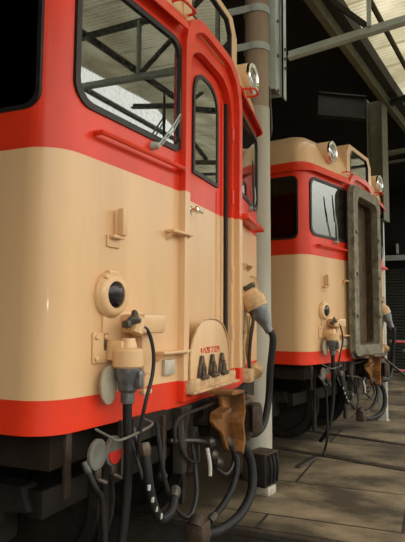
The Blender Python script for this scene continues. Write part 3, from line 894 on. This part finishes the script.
def destination_box(parent):
    """cream box above the gangway with its chamfered glass"""
    def shp(hw, z0, z1, c):
        return [(-hw, z0), (hw, z0), (hw, z1-c), (hw-c*0.8, z1), (-hw+c*0.8, z1), (-hw, z1-c)]
    def front(mb, pts, y0, y1):
        pass
    o_out, o_in = shp(0.47, 3.19, 3.62, 0.12), shp(0.345, 3.265, 3.56, 0.08)
    b = MB()
    b.ring(o_out, o_in, 'y', 0.0, 0.07)
    b.prism(o_out, 'y', 0.072, 0.75)
    o = b.build('destination_box', M['cream'], parent, sharp=40)
    g = MB().ring(shp(0.352, 3.258, 3.567, 0.083), shp(0.336, 3.272, 3.553, 0.078), 'y', -0.004, 0.03).build('glass_seal', M['rubber'], o)
    MB().prism(shp(0.336, 3.272, 3.553, 0.078), 'y', 0.012, 0.015).build('window_pane', M['glass'], o)
    MB().prism(shp(0.336, 3.272, 3.553, 0.078), 'y', 0.045, 0.055).build('sign_roll', M['disc'], o)
    return o

def make_car(name, with_door):
    t = empty(name)
    build_body(t)
    # windscreens
    for sx in (-1, 1):
        WS = rrect(-0.430, 2.375, 0.430, 3.02, [0.10, 0.07, 0.10, 0.09])
        if sx > 0: WS = [(-x, z) for x, z in WS][::-1]
        gasket_glass(t, 'windscreen', WS, 'y', -0.010, 0.02, 0.024, 'glass', on(sx*0.915), frz(sx*0.915))
    for sx in (-1, 1):
        for (y0, y1) in SIDEW:
            a, b_ = (sx*1.453, sx*1.42)
            gasket_glass(t, 'side_window', rrect(y0, 2.33, y1, 3.02, 0.07), 'x', a, b_, 0.015, 'glass_side')
        b = MB(); sh_ = rrect(1.2, 1.12, 1.85, 3.05, 0.05)
        inn = rrect(1.22, 1.14, 1.83, 3.03, 0.04)
        b.ring(sh_, inn, 'x', sx*1.449, sx*1.462); d_ = b.build('side_door_frame', None, t, livery=0.0)
    # gangway door frame
    b = MB()
    b.ring(door_shape(0.50, 1.0, 3.26, 0.20), door_shape(0.435, 1.02, 3.20, 0.185), 'y', -0.034, 0.03)
    b.ring(door_shape(0.435, 1.01, 3.20, 0.185), door_shape(0.375, 1.03, 3.10, 0.165), 'y', 0.004, 0.095)
    b.build('door_frame', None, t, livery=0.0, top_red=True)
    if with_door:
        b = MB()
        outer = door_shape(0.372, 1.04, 3.09, 0.16)
        pass
        b.prism(outer, 'y', 0.055, 0.085); b.box((0.20, 0.050, 1.1), (0.212, 0.06, 2.30)); b.box((-0.30, 0.050, 1.1), (-0.285, 0.06, 2.9)); b.box((0.285, 0.045, 1.06), (0.32, 0.06, 2.97))
        d = b.build('gangway_door', None, t, livery=0.0)
        MB().box((0.335, 0.030, 1.05), (0.368, 0.056, 2.97)).build('gap_shade_strip', M['rubber'], d)  # black strip put in for the shade in the gap beside the leaf
        # raised surround of the door window with its pane
        b = MB(); b.ring(door_shape(0.215, 2.335, 3.01, 0.12), door_shape(0.19, 2.36, 2.985, 0.11), 'y', 0.042, 0.056); b.build('window_surround', M['rubber'], d)
        MB().prism(door_shape(0.191, 2.359, 2.986, 0.11), 'y', 0.048, 0.051).build('window_pane', M['glass'], d)
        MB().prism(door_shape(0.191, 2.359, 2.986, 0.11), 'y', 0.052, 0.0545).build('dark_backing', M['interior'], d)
        b = MB().lathe([(0.028, 0), (0.028, 0.012), (0.012, 0.018), (0.012, 0.04), (0.024, 0.048), (0.022, 0.06), (0.005, 0.066)], seg=16, mx=Matrix.Translation((-0.27, 0.045, 2.09)) @ Matrix.Rotation(R(90), 4, 'X'))
        b.tube([(-0.27, -0.01, 2.09), (-0.20, -0.012, 2.085)], 0.009); b.build('door_handle', M['chrome'], d)['label'] = 'chrome handle'
        for zz in (1.35, 1.75, 2.3, 2.75):
            MB().tube([(0.385, -0.0, zz-0.05), (0.385, -0.0, zz+0.05)], 0.011, seg=8, smooth=False).build('hinge', M['cream'] if zz < 2.1 else M['red'], d)
    # foot plate and its dome plate with three clamps
    cx = -0.11
    b = MB()
    b.box((-0.475, -0.060, 1.035), (0.29, -0.018, 1.11), bev=0.012); b.box((-0.475, -0.085, 1.035), (0.29, -0.05, 1.05), bev=0.004)
    fp = b.build('foot_plate', M['cream_dirty'], t)
    half = [(0.325, 1.10), (0.325, 1.20), (0.30, 1.29), (0.25, 1.37), (0.18, 1.42), (0.08, 1.445)]
    pts = [(cx-x, z) for x, z in half] + [(cx+x, z) for x, z in half[::-1]]
    dm = MB().prism(pts, 'y', -0.036, -0.030, bev=0.002).build('fold_down_plate', M['cream'], t)
    for sx_ in (-1, 1): pass
    MB().tube([(x, -0.040, z) for x, z in pts], 0.006, seg=6).build('plate_rim', M['cream_dirty'], dm)
    lettering(dm, ['KI', 'HA', '2', '8', ' ', '2', '3', '2', '9'], cx-0.17, 1.245, 0.046, -0.0395)
    for k in range(3):
        x = cx-0.165+k*0.165
        b = MB()
        b.prism([(x-0.055, 1.10), (x+0.055, 1.10), (x+0.04, 1.16), (x+0.012, 1.235), (x-0.012, 1.235), (x-0.04, 1.16)], 'y', -0.056, -0.038, bev=0.004)
        b.tube([(x-0.02, -0.06, 1.10), (x-0.005, -0.062, 1.19)], [0.012, 0.010], smooth=False); b.tube([(x+0.02, -0.06, 1.10), (x+0.005, -0.062, 1.17)], [0.012, 0.010], smooth=False); b.box((x-0.045, -0.08, 1.10), (x+0.045, -0.055, 1.125), bev=0.006)
        b.build('clamp', M['clamp'], fp)
    # lamps, brackets, rails
    destination_box(t)
    for sx in (-1, 1):
        headlamp(t, sx*0.91, 3.385)
        visor(t, sx)
    marker(t, -1.085, 1.55); marker(t, 1.085, 1.55)
    lamp_bracket(t, -1.06, 1.855)
    handrail(t, -0.865, 2.27, 0.70, 0.045, 0.013, 'red')
    handrail(t, 0.90, 2.20, 0.74, 0.07, 0.013, 'red')
    handrail(t, -0.50, 3.22, 0.17, 0.06, 0.008, 'red', 'roof_grab', 0.0)
    handrail(t, 0.78, 3.22, 0.16, 0.10, 0.008, 'red', 'roof_grab', 0.0)
    b = MB().box((-0.14, -0.09, 0.0), (0.36, 0.0, 0.035), bev=0.012); b.build('window_ledge', M['red'], t, on(0.64, 0, 2.165), frz(0.64))
    step(t, -0.535, 1.91, 0.20, 0.06); step(t, -0.585, 1.27, 0.26, 0.06)
    step(t, 0.80, 1.86, 0.22, 0.05)
    MB().box((-0.05, -0.02, -0.05), (0.05, 0, 0.03), bev=0.004).build('tin_plate', M['tin'], t, on(-0.60, 0, 1.20), frz(-.6))
    for dx in (0, 0.10):
        MB().tube([(dx, 0, 0.07), (dx, -0.035, 0.06), (dx, -0.045, -0.05), (dx+0.03, -0.045, -0.07), (dx+0.035, -0.02, -0.04)], 0.007, seg=8).build('hook', M['cream_dirty'], t, on(1.0, 0, 1.72), frz(1))
    wiper(t, -0.77, 2.335, -0.585, 2.56, (0.0, 0.0, 0.14))
    wiper(t, 0.98, 2.335, 0.90, 2.50, (-0.02, 0.0, 0.20))
    # jumper sockets
    x = -1.035
    socket(t, x, 1.315, False, [(-0.03, -0.10, -0.23), (-0.03, -0.10, -0.30), (-0.02, -0.10, -0.45), (-0.01, -0.09, -0.62), (-0.03, -0.08, -0.85), (-0.05, -0.04, -1.05), (0.03, 0.1, -1.2)])
    # right socket: plug angled outwards
    x = 0.70
    loc = on(x, 0, 1.49)
    b = MB(); b.box((-0.06, -0.02, -0.16), (0.08, 0, 0.10), bev=0.006); b.box((-0.06, -0.02, -0.42), (0.02, 0, -0.12), bev=0.006)
    tilt = Matrix.Translation((0.0, -0.05, 0.03)) @ Matrix.Rotation(R(-27), 4, 'X')
    b.lathe([(0.065, -0.03), (0.085, -0.02), (0.09, 0.05), (0.075, 0.09), (0.05, 0.11)], mx=tilt @ Matrix.Translation((0, -0.06, 0)))
    b.box((-0.05, -0.12, 0.02), (0.05, 0.02, 0.13), bev=0.02, mx=tilt)
    sk = b.build('jumper_socket', M['cream_dirty'], t, loc, frz(x))
    b = MB(); b.lathe([(0.03, -0.22), (0.034, -0.17), (0.045, -0.13), (0.072, -0.05), (0.076, -0.02), (0.06, 0.0)], mx=tilt @ Matrix.Translation((0, -0.06, 0)))
    b.build('plug', M['plug'], sk)
    MB().box((-0.02, -0.12, 0.13), (0.03, -0.03, 0.17), bev=0.01, mx=tilt).build('latch', M['steel_grey'], sk)
    e = tilt @ Vector((0, -0.06, -0.20)); e2 = tilt @ Vector((0, -0.06, -0.27))
    MB().tube([e, e2, (0.02, -0.20, -0.42), (0.04, -0.19, -0.58), (0.00, -0.18, -0.70), (-0.16, -0.17, -0.79), (-0.40, -0.12, -0.80), (-0.6, 0.10, -0.74)], 0.026, seg=12).build('cable', M['cable'], sk)
    MB().tube([(-0.03, -0.06, 0.02), (-0.10, -0.10, -0.02), (-0.12, -0.08, -0.20), (-0.06, -0.06, -0.36), (-0.02, -0.06, -0.42)], 0.013, seg=8).build('thin_lead', M['brown'], sk)
    MB().tube([(-0.05, -0.05, -0.02), (-0.07, -0.06, -0.12), (-0.05, -0.04, -0.26), (-0.01, -0.05, -0.38)], 0.012, seg=8).build('thin_lead', M['brass'], sk)
    b = MB(); b.box((-0.12, -0.09, -0.50), (0.05, 0, -0.40), bev=0.02); b.lathe([(0.05, 0), (0.058, 0.05), (0.03, 0.09)], mx=Matrix.Translation((0.02, -0.09, -0.44)) @ Matrix.Rotation(R(60), 4, 'Y')); b.build('lower_bracket', M['cream_dirty'], sk)
    underframe(t)
    discs(t)
    coupler(t)
    # hoses below the buffer beam
    hose(t, [(-1.30, 0.04, 0.84), (-1.29, 0.0, 0.76), (-1.24, 0.0, 0.70), (-1.22, 0.0, 0.58), (-1.21, 0.0, 0.45), (-1.22, 0.0, 0.2), (-1.20, 0.05, 0.03)], 0.012, 'cable')
    hose(t, [(-1.06, -0.10, 0.88), (-1.07, -0.12, 0.80), (-1.06, -0.13, 0.70), (-1.02, -0.14, 0.60), (-0.96, -0.14, 0.55), (-0.86, -0.14, 0.56), (-0.78, -0.12, 0.62)], 0.021, 'cable')
    hose(t, [(-1.00, 0.02, 0.94), (-1.04, -0.06, 0.80), (-1.05, -0.09, 0.74), (-0.98, -0.04, 0.80), (-0.94, 0.02, 0.92)], 0.008, 'rubber')
    hose(t, [(-0.12, -0.15, 0.74), (-0.10, -0.20, 0.62), (-0.16, -0.20, 0.50), (-0.28, -0.18, 0.42), (-0.40, -0.16, 0.38)], 0.018, 'cable')
    hose(t, [(0.02, -0.17, 0.72), (0.10, -0.22, 0.58), (0.06, -0.24, 0.42), (-0.10, -0.22, 0.32), (-0.34, -0.18, 0.30), (-0.52, -0.16, 0.34)], 0.027, 'cable')
    b = MB(); b.box((-0.62, -0.20, 0.30), (-0.50, -0.10, 0.42), bev=0.02); b.lathe([(0.04, 0), (0.04, 0.04), (0.025, 0.06)], seg=14, mx=Matrix.Translation((-0.60, -0.15, 0.40)) @ Matrix.Rotation(R(40), 4, 'Y')); b.build('hose_coupling', M['brown'], t)
    MB().tube([(-0.50, -0.0, 0.92), (-0.52, -0.04, 0.74), (-0.36, -0.06, 0.66), (-0.28, -0.02, 0.80)], 0.010, seg=8).build('brake_pipe', M['steel_dark'], t)
    MB().tube([(-0.37, -0.12, 0.74), (-0.38, -0.14, 0.66), (-0.40, -0.15, 0.60)], 0.011, seg=8).build('cock_handle', M['white'], t)
    for (x, z) in ((-0.18, 0.66), (-0.22, 0.74), (-0.10, 0.60)):
        MB().lathe([(0.03, 0), (0.034, 0.03), (0.02, 0.05)], seg=12, mx=Matrix.Translation((x, -0.06, z)) @ Matrix.Rotation(R(90), 4, 'X')).build('pipe_cock', M['steel_grey'], t)
    for (x, y, z) in ((-1.083, -0.132, 0.72), (-1.062, -0.14, 0.665), (-1.038, -0.146, 0.62), (-1.005, -0.152, 0.58)):
        MB().box((x-0.008, y-0.012, z-0.012), (x+0.006, y, z+0.012), bev=0.003).build('paint_mark', M['white'], t)
    for x, z0, z1 in ((-0.66, 0.66, 0.95), (-0.30, 0.60, 0.90), (-0.40, 0.70, 0.95)):
        b = MB(); b.box((x-0.012, 0.0, z0), (x+0.012, 0.02, z1)); b.lathe([(0.022, 0), (0.03, 0.02), (0.018, 0.04)], seg=10, mx=Matrix.Translation((x, 0.01, z0-0.03))); b.build('hanger', M['brown'], t)
    MB().tube([(-0.55, 0.02, 0.80), (-0.35, -0.06, 0.77), (-0.16, -0.05, 0.70), (-0.05, -0.02, 0.55)], 0.012, seg=8).build('brake_pipe', M['steel_grey'], t)
    MB().tube([(0.20, -0.02, 0.72), (0.24, -0.06, 0.55), (0.10, -0.06, 0.48), (-0.06, -0.04, 0.56)], 0.012, seg=8).build('thin_hose', M['rubber'], t)
    MB().tube([(-0.75, 0.0, 0.93), (-0.72, -0.05, 0.6), (-0.55, -0.08, 0.42), (-0.35, -0.05, 0.5), (-0.3, 0, 0.75)], 0.012, seg=8).build('thin_hose', M['rubber'], t)
    b = MB(); b.box((0.35, -0.02, 0.72), (0.62, 0.1, 0.95), bev=0.01); b.build('valve_box', M['steel_dark'], t)
    b = MB(); b.box((-0.50, -0.03, 0.62), (-0.44, 0.03, 0.97), bev=0.006); b.prism([(-0.52, 0.97), (-0.38, 0.97), (-0.44, 0.84), (-0.48, 0.84)], 'y', -0.03, 0.03); b.build('bracket', M['steel_grey'], t)
    return t

car = make_car('railcar', True)
tag(car, 'near red and cream diesel railcar with closed gangway door, cropped by the left edge', 'railcar', 'railcars in the shed')
car2 = copy_tree(car)
_yaw2 = R(11.6)
_p = Matrix.Rotation(-R(14.14), 4, 'Z') @ Vector((-0.9, 0.05, 0)) - Matrix.Rotation(-_yaw2, 4, 'Z') @ Vector((-0.9, 0.05, 0))
car2.location = Vector((4.013, -0.4875, 0)) + _p; car2.rotation_euler[2] = -_yaw2
tag(car2, 'farther red and cream diesel railcar with an open grey gangway frame on its end', 'railcar', 'railcars in the shed')
def kill(o):
    for ch in list(o.children): kill(ch)
    bpy.data.objects.remove(o)
for ch in list(car2.children):
    if ch.name.startswith('wiper') and ch.location.x < 0: kill(ch); continue
    if ch.name.startswith(('gangway_door', 'foot_plate', 'fold_down_plate', 'discs')): kill(ch)
wiper(car2, -0.80, 2.345, -0.92, 2.72, (-0.03, 0.0, 0.15))
# the farther car's gangway: rectangular sprung frame over a bellows lining and a red inner doorway
b = MB()
b.ring(rrect(-0.57, 1.03, 0.50, 3.08, [0.10, 0.10, 0.16, 0.16]), rrect(-0.41, 1.15, 0.37, 2.96, [0.06, 0.06, 0.11, 0.11]), 'y', -0.105, -0.03)
b.ring(rrect(-0.585, 1.0, 0.51, 3.10, [0.10, 0.10, 0.17, 0.17]), rrect(-0.54, 1.05, 0.47, 3.06, [0.08, 0.08, 0.15, 0.15]), 'y', -0.06, -0.04)
gf = b.build('gangway_frame', M['bellows'], car2)
b = MB()
for k in range(4):
    y = -0.028+k*0.025
    b.ring(rrect(-0.50, 1.09, 0.42, 3.02, 0.1), rrect(-0.39, 1.17, 0.34, 2.93, 0.08), 'y', y, y+0.014)
    b.ring(rrect(-0.48, 1.11, 0.42, 3.0, 0.1), rrect(-0.42, 1.15, 0.37, 2.95, 0.08), 'y', y+0.012, y+0.028)
b.build('bellows', M['wood_inner'], gf)
for zz in (1.5, 2.0, 2.5):
    for sx in (-1, 1):
        MB().box((sx*0.44-0.06, -0.118, zz-0.02), (sx*0.44-0.0, -0.10, zz+0.02), bev=0.006).build('clip', M['steel_grey'], gf)
b = MB().prism(door_shape(0.338, 1.04, 2.985, 0.15), 'y', 0.050, 0.065)
dd = b.build('inner_door', M['wood_inner'], car2)
MB().box((-0.10, 0.035, 1.05), (0.0, 0.05, 2.9)).build('red_post', M['red'], dd)
b = MB(); b.box((-0.46, -0.18, 1.00), (0.46, -0.02, 1.03), bev=0.005); b.build('foot_plate', M['steel_grey'], car2)
# red and black hoses looping out on the far side of the farther car
hose(car2, [(0.85, -0.10, 1.16), (1.15, -0.25, 1.14), (1.50, -0.32, 0.98), (1.55, -0.32, 0.82), (1.30, -0.25, 0.74), (0.95, -0.10, 0.78)], 0.022, 'cable_red', 'jumper_hose')
hose(car2, [(0.55, -0.10, 0.95), (0.95, -0.24, 0.72), (1.25, -0.28, 0.64), (1.45, -0.26, 0.76), (1.30, -0.16, 1.02)], 0.018, 'rubber', 'jumper_hose')
